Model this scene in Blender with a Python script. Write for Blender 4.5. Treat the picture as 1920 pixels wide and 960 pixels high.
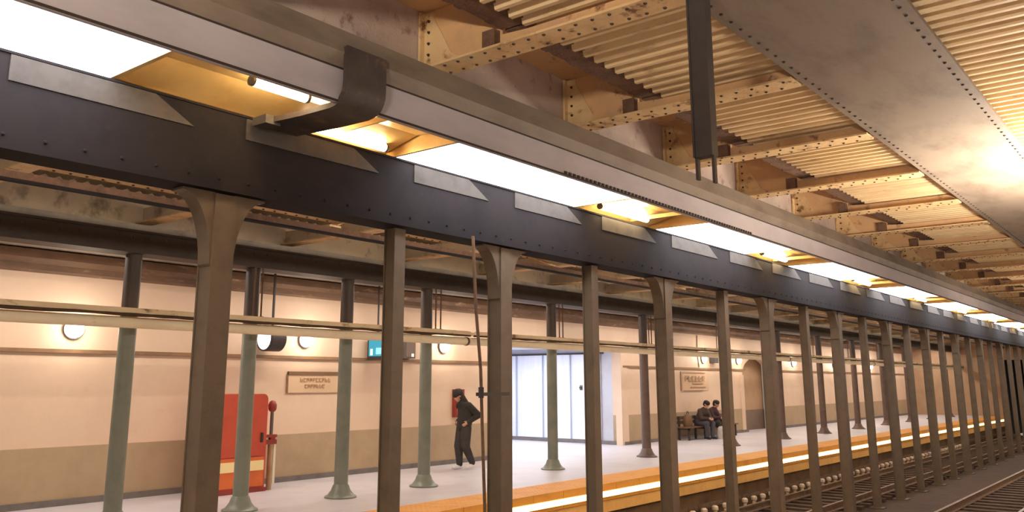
import bpy, math, random
import numpy as np
from mathutils import Vector, Matrix

random.seed(7)
PI = math.pi
for o in list(bpy.data.objects):
    bpy.data.objects.remove(o)
scene = bpy.context.scene
col = scene.collection

# ------------------------------------------------------------------ camera
# X runs along the tracks (to the right), Y across them (away), Z up; z = 0 is the platform floor
CAM_F, CAM_CX, CAM_CY, TILT, YAW = 1607.0, 935.0, 388.0, 0.2022, 0.89
fwd = Vector((math.sin(YAW) * math.cos(TILT), math.cos(YAW) * math.cos(TILT), math.sin(TILT)))
rgt = Vector((math.cos(YAW), -math.sin(YAW), 0))
upv = rgt.cross(fwd)
cam_d = bpy.data.cameras.new('camera')
cam = bpy.data.objects.new('camera', cam_d)
col.objects.link(cam)
M3 = Matrix((rgt, upv, -fwd)).transposed()
cam.matrix_world = Matrix.Translation((0, 0, 1.9)) @ M3.to_4x4()
cam_d.sensor_width = 36.0
cam_d.lens = CAM_F / 1920 * 36.0
cam_d.shift_x = (960 - CAM_CX) / 1920
cam_d.shift_y = (CAM_CY - 480) / 1920
cam_d.clip_end = 300
scene.camera = cam

# ------------------------------------------------------------------ world, exposure
world = bpy.data.worlds.new('station_air')
scene.world = world
world.use_nodes = True
bg = world.node_tree.nodes['Background']
bg.inputs[0].default_value = (1.0, 0.86, 0.70, 1)
bg.inputs[1].default_value = 0.30
vs = scene.view_settings
vs.view_transform = 'Standard'
vs.look = 'None'
vs.gamma = 1.0
vs.exposure = 0.0
vs.use_curve_mapping = False


def area_light(name, loc, sx, sy, power, color, rot=(0, 0, 0)):
    l = bpy.data.lights.new(name, 'AREA')
    l.shape = 'RECTANGLE'
    l.size, l.size_y = sx, sy
    l.energy = power
    l.color = color
    o = bpy.data.objects.new(name, l)
    o.location = loc
    o.rotation_euler = rot
    col.objects.link(o)
    return o


# platform ceiling tubes on the far side (they hang behind the far girder), the passage tubes,
# and the tubes over the platform the photographer stands on
for i in range(9):
    area_light('platform_ceiling_tube_light', (5.5 + i * 6.2, 12.75, 3.93), 4.6, 0.25, 108, (1.0, 0.88, 0.77))
for y in (15.6, 17.6):
    area_light('passage_tube_light', (20.4, y, 2.93), 4.5, 0.3, 125, (0.90, 0.94, 1.0))
for x, e in ((-4.0, 3500), (14.0, 1150), (30.0, 600), (46.0, 600)):
    area_light('near_platform_tube_light', (x, 0.4, 3.3), 3.0, 0.5, e, (1.0, 0.86, 0.70), (PI, 0, 0))
    area_light('near_platform_tube_light', (x, 0.4, 3.28), 3.0, 0.5, e * 0.3, (1.0, 0.85, 0.68))

# ------------------------------------------------------------------ materials


def lin(c):
    r = []
    for v in c[:3]:
        v = v / 255.0
        r.append(v / 12.92 if v <= 0.04045 else ((v + 0.055) / 1.055) ** 2.4)
    return (r[0], r[1], r[2], 1)


MATS = {}


def mat(name, c, c2=None, rough=0.6, scale=3.0, thr=(0.45, 0.7), metal=0.0, bump=0.0, bscale=40.0, stretch=(1, 1, 1), c3=None, s3=12.0, t3=(0.6, 0.72), spec=0.5):
    m = bpy.data.materials.new(name)
    m.use_nodes = True
    nt = m.node_tree
    p = nt.nodes['Principled BSDF']
    p.inputs['Base Color'].default_value = lin(c)
    p.inputs['Roughness'].default_value = rough
    p.inputs['Metallic'].default_value = metal
    p.inputs['Specular IOR Level'].default_value = spec
    tc = nt.nodes.new('ShaderNodeTexCoord')
    mp = nt.nodes.new('ShaderNodeMapping')
    mp.inputs['Scale'].default_value = stretch
    geo = nt.nodes.new('ShaderNodeNewGeometry')
    nt.links.new(geo.outputs['Position'], mp.inputs['Vector'])

    def layer(prev, colr, sc, th, detail):
        n = nt.nodes.new('ShaderNodeTexNoise')
        n.inputs['Scale'].default_value = sc
        n.inputs['Detail'].default_value = detail
        n.inputs['Roughness'].default_value = 0.65
        nt.links.new(mp.outputs[0], n.inputs['Vector'])
        r = nt.nodes.new('ShaderNodeMapRange')
        r.inputs[1].default_value, r.inputs[2].default_value = th
        nt.links.new(n.outputs['Fac'], r.inputs[0])
        mx = nt.nodes.new('ShaderNodeMix')
        mx.data_type = 'RGBA'
        nt.links.new(r.outputs[0], mx.inputs[0])
        if prev is None:
            mx.inputs[6].default_value = lin(c)
        else:
            nt.links.new(prev, mx.inputs[6])
        mx.inputs[7].default_value = lin(colr)
        return mx.outputs[2]
    out = None
    if c2:
        out = layer(None, c2, scale, thr, 6)
    if c3:
        out = layer(out, c3, s3, t3, 8)
    if out is not None:
        nt.links.new(out, p.inputs['Base Color'])
    if bump:
        n = nt.nodes.new('ShaderNodeTexNoise')
        n.inputs['Scale'].default_value = bscale
        nt.links.new(mp.outputs[0], n.inputs['Vector'])
        b = nt.nodes.new('ShaderNodeBump')
        b.inputs['Strength'].default_value = bump
        b.inputs['Distance'].default_value = 0.02
        nt.links.new(n.outputs['Fac'], b.inputs['Height'])
        nt.links.new(b.outputs[0], p.inputs['Normal'])
    MATS[name] = m
    return m


def glow(name, c, strength):
    m = bpy.data.materials.new(name)
    m.use_nodes = True
    p = m.node_tree.nodes['Principled BSDF']
    p.inputs['Base Color'].default_value = (0.02, 0.02, 0.02, 1) if name.startswith('screen') else (0.8, 0.8, 0.8, 1)
    p.inputs['Emission Color'].default_value = lin(c)
    p.inputs['Emission Strength'].default_value = strength
    MATS[name] = m
    return m


mat('dark_steel', (104, 88, 70), (90, 76, 61), rough=0.5, scale=4, bump=0.1, c3=(110, 88, 64), s3=9, t3=(0.6, 0.8))
mat('girder_paint', (42, 37, 38), (34, 31, 34), rough=0.8, spec=0.12, scale=2.5, c3=(52, 46, 46), s3=7, t3=(0.62, 0.8))
mat('post_black', (62, 54, 52), (52, 46, 46), rough=0.6, scale=5)
mat('umber_steel', (70, 59, 50), (60, 51, 44), rough=0.6, scale=4, spec=0.3)
mat('grey_steel_lit_patch', (76, 69, 64), (62, 56, 52), rough=0.8, scale=5)  # grey steel; also paints the lamplit patches on the dark girder
mat('rivet_dark', (58, 42, 34), rough=0.7)
mat('cream_steel', (222, 190, 142), (196, 158, 110), rough=0.65, scale=2.2, bump=0.3, c3=(120, 78, 52), s3=5, t3=(0.57, 0.68))
mat('tan_steel', (214, 172, 124), (194, 156, 124), rough=0.65, scale=1.8, bump=0.25, c3=(120, 76, 54), s3=4, t3=(0.58, 0.70))
mat('mauve_steel', (192, 172, 160), (172, 152, 142), rough=0.65, scale=1.6, bump=0.25, c3=(116, 86, 70), s3=4, t3=(0.58, 0.72))
mat('rust_steel', (112, 84, 66), (82, 58, 46), rough=0.85, scale=5, bump=0.6, c3=(140, 88, 56), s3=14, t3=(0.55, 0.75))
mat('deck_sheet', (220, 194, 152), (196, 168, 128), rough=0.5, scale=1.2, c3=(132, 92, 60), s3=3, t3=(0.6, 0.8), stretch=(2.5, 0.6, 1))
mat('far_deck', (168, 156, 140), (138, 124, 112), rough=0.6, scale=1.2, c3=(96, 78, 66), s3=3, t3=(0.6, 0.75))
mat('far_panel', (206, 184, 150), (176, 156, 140), rough=0.6, scale=0.8, c3=(124, 104, 86), s3=2.2, t3=(0.55, 0.7))
mat('housing_grey', (186, 180, 186), (170, 164, 170), rough=0.45, scale=2, c3=(128, 118, 112), s3=8, t3=(0.66, 0.8), stretch=(0.4, 1, 1))
mat('housing_brown', (134, 120, 106), (112, 98, 86), rough=0.6, scale=3, stretch=(0.4, 1, 1))
mat('seam_dark', (60, 48, 42), rough=0.8)
mat('gold_reflector', (238, 198, 132), (224, 180, 112), rough=0.35, scale=2)
mat('strap_rubber', (76, 66, 62), (62, 54, 52), rough=0.55, scale=4, c3=(140, 108, 78), s3=5, t3=(0.55, 0.8))
mat('wall_peach', (222, 194, 168), (214, 184, 158), rough=0.55, scale=0.9, c3=(206, 170, 134), s3=3, t3=(0.62, 0.85))
mat('dado_tan', (178, 154, 124), (166, 142, 112), rough=0.55, scale=1.4)
mat('dado_brown', (126, 106, 92), (112, 94, 82), rough=0.6, scale=1.4)
mat('niche_tan', (184, 152, 120), (172, 140, 110), rough=0.6, scale=1.0)
mat('cornice_brown', (128, 100, 78), (104, 82, 66), rough=0.7, scale=2.5, c3=(176, 148, 118), s3=4, t3=(0.58, 0.7), stretch=(0.5, 1, 2))
mat('moulding_brown', (146, 112, 78), (120, 90, 64), rough=0.6, scale=2)
mat('base_grey', (120, 112, 108), (98, 92, 90), rough=0.7, scale=3)
mat('platform_floor', (206, 202, 208), (192, 188, 196), rough=0.42, scale=0.8, c3=(176, 170, 176), s3=2.5, t3=(0.58, 0.8))
mat('tactile_yellow', (232, 166, 72), (220, 150, 62), rough=0.6, scale=2.2, c3=(196, 136, 78), s3=5, t3=(0.6, 0.8))
mat('fascia_orange', (238, 186, 106), (222, 168, 96), rough=0.6, scale=2.2)
mat('concrete_low', (128, 104, 78), (100, 82, 62), rough=0.85, scale=2)
mat('pink_edge', (224, 186, 170), (214, 178, 160), rough=0.6, scale=2)
mat('track_bed', (74, 56, 44), (54, 42, 36), rough=0.95, scale=3, bump=0.8, bscale=18)
mat('tie_wood', (84, 64, 50), (64, 50, 40), rough=0.9, scale=6)
mat('rail_steel', (150, 126, 104), (96, 66, 48), rough=0.4, scale=8, metal=0.6)
mat('insulator_pale', (226, 206, 186), rough=0.5)
mat('green_column', (126, 130, 118), (110, 116, 106), rough=0.38, scale=3, c3=(132, 132, 116), s3=8, t3=(0.62, 0.8))
mat('brown_column', (104, 84, 74), (86, 70, 62), rough=0.5, scale=4, c3=(176, 160, 148), s3=7, t3=(0.68, 0.74))
mat('column_umber_shade', (74, 58, 48), (62, 50, 43), rough=0.5, scale=4)  # shade on the upper column shafts, put into the colour
mat('pipe_cream', (250, 234, 200), (240, 220, 184), rough=0.5, scale=1.5, c3=(190, 150, 96), s3=5, t3=(0.64, 0.8))
mat('tray_cream', (240, 216, 176), (224, 194, 150), rough=0.6, scale=2, c3=(122, 88, 58), s3=4, t3=(0.56, 0.7), stretch=(0.6, 1, 1))
mat('shadow_gap', (84, 62, 42), rough=0.9)
mat('door_white', (226, 228, 238), (216, 218, 230), rough=0.45, scale=1.5, stretch=(1, 3, 0.5))
mat('door_grey', (186, 186, 194), (176, 174, 180), rough=0.5, scale=1.5)
mat('door_seam', (186, 192, 212), rough=0.6)
mat('metal_dark', (56, 50, 48), rough=0.5)
mat('metal_grey', (120, 116, 114), rough=0.4, metal=0.5)
mat('red_paint', (200, 82, 58), (188, 72, 50), rough=0.45, scale=2)
mat('orange_paint', (222, 112, 54), (208, 98, 48), rough=0.45, scale=2)
mat('tape_yellow', (255, 232, 170), rough=0.35)
mat('red_dark', (150, 56, 44), (132, 48, 38), rough=0.5, scale=4)
mat('post_tan', (184, 148, 112), (160, 122, 88), rough=0.5, scale=3)
mat('post_white', (238, 228, 204), rough=0.4)
mat('sign_plate', (218, 186, 152), (212, 178, 144), rough=0.5, scale=2)
mat('sign_letter', (166, 130, 98), rough=0.6)
mat('sign_faint', (186, 152, 124), rough=0.6)
mat('sign_bar', (122, 92, 66), rough=0.6)
mat('bench_wood', (118, 88, 62), (98, 72, 52), rough=0.6, scale=6, stretch=(0.3, 3, 3))
mat('cloth_black', (52, 46, 42), (42, 38, 36), rough=0.9, scale=8)
mat('cloth_charcoal', (62, 56, 54), (50, 46, 46), rough=0.9, scale=8)
mat('cloth_brown', (78, 62, 50), (66, 52, 44), rough=0.9, scale=8)
mat('cloth_maroon', (76, 52, 52), (62, 44, 44), rough=0.9, scale=8)
mat('cloth_slate', (84, 80, 88), (70, 66, 74), rough=0.9, scale=8)
mat('skin', (196, 148, 118), (186, 138, 108), rough=0.55, scale=10)
mat('hair_dark', (40, 30, 26), rough=0.7)
mat('shoe_white', (228, 224, 222), rough=0.5)
mat('shoe_dark', (48, 44, 44), rough=0.5)
mat('bag_pale', (196, 186, 184), (170, 158, 156), rough=0.7, scale=9)
mat('tunnel_black', (22, 19, 18), rough=0.95)
glow('diffuser_white', (250, 250, 255), 9)
glow('tube_warm', (255, 232, 185), 30.0)
glow('lamp_white', (255, 244, 235), 9.0)
glow('drum_face', (250, 248, 250), 2.4)
glow('edge_glint_glow', (255, 222, 150), 4.0)  # emission stands in for the glint on the platform nosing
glow('screen_cyan', (40, 175, 200), 0.9)
glow('screen_bright', (150, 225, 250), 1.3)
glow('screen_white', (225, 240, 250), 1.2)
glow('indicator_warm', (255, 225, 180), 1.2)

# ------------------------------------------------------------------ mesh helpers


class MB:
    def __init__(s):
        s.v, s.f = [], []

    def quadbox(s, pts):
        b = len(s.v)
        s.v += [tuple(p) for p in pts]
        s.f += [tuple(b + i for i in q) for q in ((0, 3, 2, 1), (4, 5, 6, 7), (0, 1, 5, 4), (1, 2, 6, 5), (2, 3, 7, 6), (3, 0, 4, 7))]
        return s

    def box(s, x0, x1, y0, y1, z0, z1):
        return s.quadbox([(x0, y0, z0), (x1, y0, z0), (x1, y1, z0), (x0, y1, z0), (x0, y0, z1), (x1, y0, z1), (x1, y1, z1), (x0, y1, z1)])

    def cyl(s, p0, p1, r0, r1=None, n=12, cap=True):
        r1 = r0 if r1 is None else r1
        p0, p1 = Vector(p0), Vector(p1)
        d = (p1 - p0).normalized()
        a = d.orthogonal().normalized()
        c = d.cross(a)
        b = len(s.v)
        for p, r in ((p0, r0), (p1, r1)):
            for i in range(n):
                t = 2 * PI * i / n
                s.v.append(tuple(p + a * (r * math.cos(t)) + c * (r * math.sin(t))))
        for i in range(n):
            j = (i + 1) % n
            s.f.append((b + i, b + j, b + n + j, b + n + i))
        if cap:
            s.f.append(tuple(b + i for i in reversed(range(n))))
            s.f.append(tuple(b + n + i for i in range(n)))
        return s

    def lathe(s, prof, n=20, o=(0, 0, 0)):
        b = len(s.v)
        for r, z in prof:
            for i in range(n):
                t = 2 * PI * i / n
                s.v.append((o[0] + r * math.cos(t), o[1] + r * math.sin(t), o[2] + z))
        for k in range(len(prof) - 1):
            for i in range(n):
                j = (i + 1) % n
                s.f.append((b + k * n + i, b + k * n + j, b + (k + 1) * n + j, b + (k + 1) * n + i))
        s.f.append(tuple(b + i for i in reversed(range(n))))
        e = b + (len(prof) - 1) * n
        s.f.append(tuple(e + i for i in range(n)))
        return s

    def prism(s, poly, axis, a0, a1):
        # poly: list of 2D points; axis: the letter of the extruded axis
        def P(q, a):
            if axis == 'x':
                return (a, q[0], q[1])
            if axis == 'y':
                return (q[0], a, q[1])
            return (q[0], q[1], a)
        b, n = len(s.v), len(poly)
        s.v += [P(q, a0) for q in poly] + [P(q, a1) for q in poly]
        s.f.append(tuple(b + i for i in reversed(range(n))))
        s.f.append(tuple(b + n + i for i in range(n)))
        for i in range(n):
            j = (i + 1) % n
            s.f.append((b + i, b + j, b + n + j, b + n + i))
        return s

    def strip(s, prof, axis_x0, axis_x1):
        # open profile (y, z) pulled along X: a sheet
        b, n = len(s.v), len(prof)
        s.v += [(axis_x0, y, z) for y, z in prof] + [(axis_x1, y, z) for y, z in prof]
        for i in range(n - 1):
            s.f.append((b + i, b + i + 1, b + n + i + 1, b + n + i))
        return s

    def mesh(s, name, m, smooth=False):
        me = bpy.data.meshes.new(name)
        me.from_pydata(s.v, [], s.f)
        me.update()
        import bmesh
        bm = bmesh.new()
        bm.from_mesh(me)
        bmesh.ops.recalc_face_normals(bm, faces=bm.faces)
        bm.to_mesh(me)
        bm.free()
        me.materials.append(MATS[m])
        if smooth:
            for p in me.polygons:
                p.use_smooth = True
            me.set_sharp_from_angle(angle=math.radians(35))
        return me

    def build(s, name, m, parent=None, smooth=False, loc=(0, 0, 0)):
        o = bpy.data.objects.new(name, s.mesh(name, m, smooth))
        o.location = loc
        col.objects.link(o)
        if parent:
            o.parent = parent
        return o


def put(name, mesh, parent=None, loc=(0, 0, 0), rz=0):
    o = bpy.data.objects.new(name, mesh)
    o.location = loc
    o.rotation_euler.z = rz
    col.objects.link(o)
    if parent:
        o.parent = parent
    return o


def tag(o, label=None, cat=None, group=None, kind=None):
    if label:
        o['label'] = label
    if cat:
        o['category'] = cat
    if group:
        o['group'] = group
    if kind:
        o['kind'] = kind
    return o


def thing(name, label, cat, loc=(0, 0, 0), rz=0, group=None):
    o = bpy.data.objects.new(name, None)
    o.empty_display_size = 0.2
    o.location = loc
    o.rotation_euler.z = rz
    col.objects.link(o)
    return tag(o, label, cat, group, 'thing')


def struct(name, mb, m, label, smooth=False, parent=None):
    o = mb.build(name, m, parent, smooth)
    if parent is None:
        tag(o, label, name.split('_')[0], None, 'structure')
    return o


ORD = ['first', 'second', 'third', 'fourth', 'fifth', 'sixth', 'seventh', 'eighth', 'ninth', 'tenth', 'eleventh', 'twelfth', 'thirteenth', 'fourteenth', 'fifteenth', 'sixteenth', 'seventeenth', 'eighteenth', 'nineteenth', 'twentieth', 'twenty-first', 'twenty-second', 'twenty-third', 'twenty-fourth', 'twenty-fifth', 'twenty-sixth', 'twenty-seventh', 'twenty-eighth', 'twenty-ninth', 'thirtieth']

ROOF_FILL = 90  # power of the fill added for the far track roof
X0, X1 = -3.0, 58.0       # extent of the station along the tracks
BED = -1.15               # track bed
EDGE = 9.2                # far platform edge
WALL = 14.3
PA, PB = 17.3, 23.8       # the passage opening in the far wall
AR0, AR1 = 33.0, 36.1     # the arched niche

# ------------------------------------------------------------------ the setting
fl = struct('floor', MB().box(X0, X1, EDGE + 0.9, WALL + 0.05, -0.35, 0).box(PA - 0.1, PB + 0.1, WALL + 0.05, 19.6, -0.35, 0), 'platform_floor', 'pale lavender grey platform floor along the far wall')
# tactile strip slabs, each a piece of the floor
tile = MB().box(0.006, 0.894, EDGE, EDGE + 0.86, -0.3, 0.006)
for i in range(8):
    for j in range(7):
        tile.lathe([(0.026, 0.006), (0.02, 0.009), (0.012, 0.010)], 6, (0.08 + i * 0.105, EDGE + 0.09 + j * 0.11, 0))
tile_me = tile.mesh('tactile_slab', 'tactile_yellow')
n = int((X1 - X0) / 0.9)
for i in range(n):
    put('tactile_slab', tile_me, fl, (X0 + i * 0.9, 0, 0))
edge_line = MB().box(X0, X1, EDGE + 0.86, EDGE + 0.9, -0.3, 0.004)
edge_line.build('border_strip', 'pink_edge', fl)
MB().box(X0, X1, EDGE + 0.02, EDGE + 0.9, -0.52, -0.31).build('edge_fascia', 'fascia_orange', fl)
MB().box(X0, X1, EDGE + 0.2, EDGE + 0.5, BED, -0.53).build('platform_foot_wall', 'concrete_low', fl)

bed = struct('floor_trackbed', MB().box(X0, X1, 1.7, EDGE + 0.5, BED - 0.2, BED), 'track_bed', 'dark brown track bed between the platforms')
struct('floor_near_platform', MB().box(X0, X1, -4, 1.7, BED, 0), 'platform_floor', 'platform floor on the near side of the tracks')

# far wall: pieces left of the passage, between passage and arch, around the arch, and on to the end
TOP = 4.0


def wall_piece(nm, a, b, lab):
    w = struct(nm, MB().box(a, b, WALL, WALL + 0.35, 0.9, TOP), 'wall_peach', lab)
    MB().box(a, b, WALL - 0.02, WALL + 0.35, 0.1, 0.9).build('dado', 'dado_tan', w)
    return w


wl = wall_piece('wall_back', X0, PA, 'long peach platform wall left of the passage with tan dado')
wm = wall_piece('wall_back_middle', PB, AR0, 'peach wall piece between passage and arched niche')
wr = wall_piece('wall_back_right', AR1, X1, 'peach wall running on beyond the arched niche')
wa = struct('wall_over_passage', MB().box(PA, PB, WALL, WALL + 0.35, 2.98, TOP), 'wall_peach', 'wall above the white lit passage opening')
# arched head over the niche
arc = [(AR0, TOP), (AR0, 2.2)]
ca, ra = (AR0 + AR1) / 2, (AR1 - AR0) / 2
arc_pts = [(ca - ra * math.cos(t), 2.2 + 0.72 * math.sin(t)) for t in [PI * k / 14 for k in range(1, 14)]]
mb = MB()
allp = [(AR0, 2.2)] + arc_pts + [(AR1, 2.2)]
for k in range(len(allp) - 1):
    (xa, za), (xb, zb) = allp[k], allp[k + 1]
    mb.quadbox([(xa, WALL, za), (xb, WALL, zb), (xb, WALL + 0.35, zb), (xa, WALL + 0.35, za), (xa, WALL, TOP), (xb, WALL, TOP), (xb, WALL + 0.35, TOP), (xa, WALL + 0.35, TOP)])
wn = struct('wall_niche_head', mb, 'wall_peach', 'wall above the arched niche')
w2 = struct('wall_niche_back', MB().box(AR0 - 0.2, AR1 + 0.2, WALL + 0.55, WALL + 0.7, 0.8, 3.2), 'niche_tan', 'tan back of the arched niche with brown lower band')
MB().box(AR0 - 0.2, AR1 + 0.2, WALL + 0.53, WALL + 0.7, 0, 0.8).build('dado', 'dado_brown', w2)
struct('floor_niche', MB().box(AR0 - 0.2, AR1 + 0.2, WALL + 0.05, WALL + 0.7, -0.35, 0), 'platform_floor', 'floor inside the arched niche')
for k, (a, b) in enumerate(((AR0 - 0.28, AR0 + 0.02), (AR1 - 0.02, AR1 + 0.28))):
    struct('trim_%d' % (k + 11), MB().box(a, b, WALL - 0.05, WALL, 0.1, 2.2), 'wall_peach', ('left', 'right')[k] + ' pale jamb pilaster of the arched niche')

# mouldings, cornice and base, piece by piece
for k, (a, b, lab) in enumerate(((X0, PA, 'left of the passage'), (PB + 0.02, AR0 + 0.25, 'left of the arched niche'), (AR1 - 0.25, X1, 'beyond the arched niche'))):
    struct('trim_%d' % (k + 1), MB().box(a, b, WALL - 0.05, WALL, 2.37, 2.43), 'moulding_brown', 'thin brown wall moulding ' + lab)
    struct('baseboard_%s' % ('left', 'middle', 'right')[k], MB().box(a, b, WALL - 0.05, WALL + 0.1, 0, 0.1), 'base_grey', 'low grey baseboard ' + lab)
struct('trim_4', MB().prism([(WALL, 3.62), (WALL - 0.06, 3.66), (WALL - 0.06, 3.76), (WALL - 0.14, 3.84), (WALL - 0.14, 3.97), (WALL, 3.97)], 'x', X0, X1), 'cornice_brown', 'stained brown cornice at the top of the far wall')

# passage: end wall with white leaf doors, pilaster, back and left walls, ceiling
wp = struct('wall_passage_end', MB().box(PB, PB + 0.25, WALL + 0.35, 19.6, 0, 3.0), 'door_grey', 'grey white end wall of the passage')
struct('trim_5', MB().box(PB - 0.05, PB, 14.95, 19.5, 2.80, 2.86), 'metal_dark', 'dark rail above the white passage doors')
struct('trim_6', MB().box(PB - 0.06, PB, 14.42, 19.5, 0, 0.11), 'base_grey', 'dark kick strip below the white passage doors')
struct('trim_7', MB().box(PB - 0.1, PB + 0.3, WALL - 0.04, WALL + 0.18, 0, 2.98), 'wall_peach', 'tan corner pilaster at the right side of the passage')
struct('wall_passage_left', MB().box(PA - 0.25, PA, WALL + 0.35, 19.6, 0, 3.0), 'door_white', 'left wall of the passage')
struct('wall_passage_back', MB().box(PA - 0.25, PB + 0.25, 19.6, 19.8, 0, 3.0), 'door_white', 'back wall of the passage')
struct('ceiling_passage', MB().box(PA - 0.25, PB + 0.25, WALL + 0.35, 19.8, 3.0, 3.15), 'door_white', 'flat pale ceiling of the passage')
for k, (a, b, mm) in enumerate(((15.05, 15.62, 'door_grey'), (15.64, 16.18, 'door_white'), (16.22, 17.3, 'door_white'), (17.34, 18.42, 'door_white'), (18.46, 19.5, 'door_white'))):
    d = tag(thing('door_%d' % (k + 1), '%s passage panel door, %s from the tan corner pilaster' % (('grey', 'white', 'white', 'white', 'white')[k], ORD[k]), 'door', (PB, a, 0)), kind='structure')
    L = b - a
    MB().box(-0.045, 0, 0, L, 0.12, 2.8).build('leaf', mm, d)
    MB().box(-0.055, -0.045, 0.0, 0.03, 0.12, 2.8).build('stile', 'door_seam', d)
    MB().box(-0.055, -0.045, L - 0.03, L, 0.12, 2.8).build('stile', 'door_seam', d)
    if k == 1:
        h = MB().box(-0.07, -0.045, 0.1, 0.2, 1.66, 1.82).build('handle_plate', 'metal_grey', d)
        MB().cyl((-0.12, 0.15, 1.74), (-0.07, 0.15, 1.74), 0.04, n=10).build('knob', 'metal_dark', h)

# end wall with tunnel mouths
mb = MB().box(X1, X1 + 0.4, -4, 2.2, BED, 5.6).box(X1, X1 + 0.4, 6.3, 7.0, BED, 5.6).box(X1, X1 + 0.4, 9.1, 15, BED, 5.6).box(X1, X1 + 0.4, 2.2, 6.3, 3.2, 5.6).box(X1, X1 + 0.4, 7.0, 9.1, 3.2, 5.6)
struct('wall_end', mb, 'niche_tan', 'tan end wall with dark tunnel mouths over the tracks')
struct('wall_tunnel', MB().box(X1 + 6, X1 + 6.3, 1.5, 10, BED, 4).box(X1 + 0.4, X1 + 6, 1.6, 2.0, BED, 3.4).box(X1 + 0.4, X1 + 6, 9.3, 9.6, BED, 3.4).box(X1 + 0.4, X1 + 6, 1.6, 9.6, 3.4, 3.6), 'tunnel_black', 'black tunnel behind the end wall')

# ceilings: corrugated sheet over the near tracks and the far track, flat slab over the platform


def corrugated(y0, y1, z, amp, pitch, seg=8, th=0.015):
    m = MB()
    N = int((X1 - X0) / pitch * seg)
    for off in (0, th):
        for i in range(N + 1):
            x = X0 + i * pitch / seg
            zz = z + off + amp * math.sin(2 * PI * i / seg)
            m.v += [(x, y0, zz), (x, y1, zz)]
    for i in range(N):
        a = 2 * i
        m.f.append((a, a + 1, a + 3, a + 2))
        b = a + 2 * (N + 1)
        m.f.append((b, b + 2, b + 3, b + 1))
    return m


def ribbed(y0, y1, z, dep, pitch):
    # trapezoidal ribs running across the tracks
    m = MB()
    N = int((X1 - X0) / pitch)
    prof = []
    for i in range(N):
        x = X0 + i * pitch
        prof += [(x, z), (x + 0.25 * pitch, z), (x + 0.45 * pitch, z + dep), (x + 0.85 * pitch, z + dep)]
    for off in (0, 0.02):
        m.v += [(x, y, zz + off) for x, zz in prof for y in (y0, y1)]
    n_ = len(prof)
    for i in range(n_ - 1):
        a = 2 * i
        m.f.append((a, a + 1, a + 3, a + 2))
        b = a + 2 * n_
        m.f.append((b, b + 2, b + 3, b + 1))
    return m


struct('ceiling', ribbed(-4, 4.42, 5.085, 0.10, 0.2), 'deck_sheet', 'corrugated cream metal roof deck over the near track')
struct('ceiling_coffer', MB().box(X0, X1, 4.42, 5.8, 5.60, 5.64), 'tan_steel', 'flat tan roof strip between rusty stringer and long web')
struct('ceiling_far_track', corrugated(6.9, 11.75, 4.62, 0.03, 0.19), 'far_deck', 'grey corrugated roof deck over the far track', True)
struct('ceiling_platform', MB().box(X0, X1, 11.6, WALL + 0.4, 4.0, 4.12), 'far_deck', 'flat pale ceiling slab over the far platform')
struct('wall_over_girder', MB().box(X0, X1, 6.88, 6.92, 4.36, 5.7), 'far_deck', 'plate closing the roof above the dark girder')
struct('wall_over_platform_girder', MB().box(X0, X1, 11.80, 11.86, 4.0, 4.8), 'far_panel', 'stained tan panels closing the roof above the platform girder')
# longitudinal web above the lamp housing
wb = struct('wall_roof_web', MB().box(X0, X1, 5.76, 5.8, 4.98, 5.6), 'mauve_steel', 'mauve painted long roof web above the grey lamp housing')

# ------------------------------------------------------------------ near roof steel
BX = [5.9 + 2.55 * k for k in range(-3, 20)]
riv_small = [(0.016, 0), (0.013, 0.008), (0.006, 0.012)]


def rivets_down(pts, z, r=1.0):
    m = MB()
    for x, y in pts:
        m.lathe([(0.018 * r, z), (0.014 * r, z - 0.010), (0.005 * r, z - 0.014)], 6, (x, y, 0))
    return m


flange_me = MB().box(-0.15, 0.15, 2.9, 5.55, 4.93, 4.952).mesh('bottom_flange', 'cream_steel')
web_me = MB().prism([(2.9, 4.952), (5.75, 4.952), (5.75, 5.59), (4.74, 5.59), (4.74, 5.10), (4.42, 5.08), (2.9, 5.08)], 'x', -0.014, 0.014).mesh('web', 'tan_steel')
topf_me = MB().box(-0.1, -0.014, 4.75, 4.90, 4.96, 5.14).mesh('splice_plate', 'rust_steel')
ang_me = MB().box(-0.09, -0.012, 5.72, 5.75, 4.95, 5.58).box(-0.03, -0.012, 5.60, 5.72, 4.95, 5.58).mesh('connection_angle', 'cream_steel')
gus_me = MB().prism([(5.60, 4.97), (5.2, 4.97), (5.36, 5.08), (5.48, 5.30), (5.60, 5.50)], 'x', -0.03, -0.014).mesh('gusset_plate', 'cream_steel')
rv = rivets_down([(sx * 0.09 + (0.0), 3.0 + 0.17 * i + (0.085 if sx > 0 else 0)) for i in range(15) for sx in (-1, 1)], 4.93)
rv_me = rv.mesh('rivets', 'rivet_dark')
mbv = MB()
for i in range(5):
    z = 5.0 + i * 0.12
    mbv.cyl((-0.03, 5.66, z), (-0.05, 5.66, z), 0.018, 0.010, 6)
rvw_me = mbv.mesh('web_rivets', 'rivet_dark')
names = {3: 'riveted cream roof cross beam meeting the housing just right of the curved strap', 4: 'riveted cream roof cross beam passing behind the middle of the hanging post', 5: 'riveted cream roof cross beam passing behind the forked foot of the hanging post'}
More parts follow.
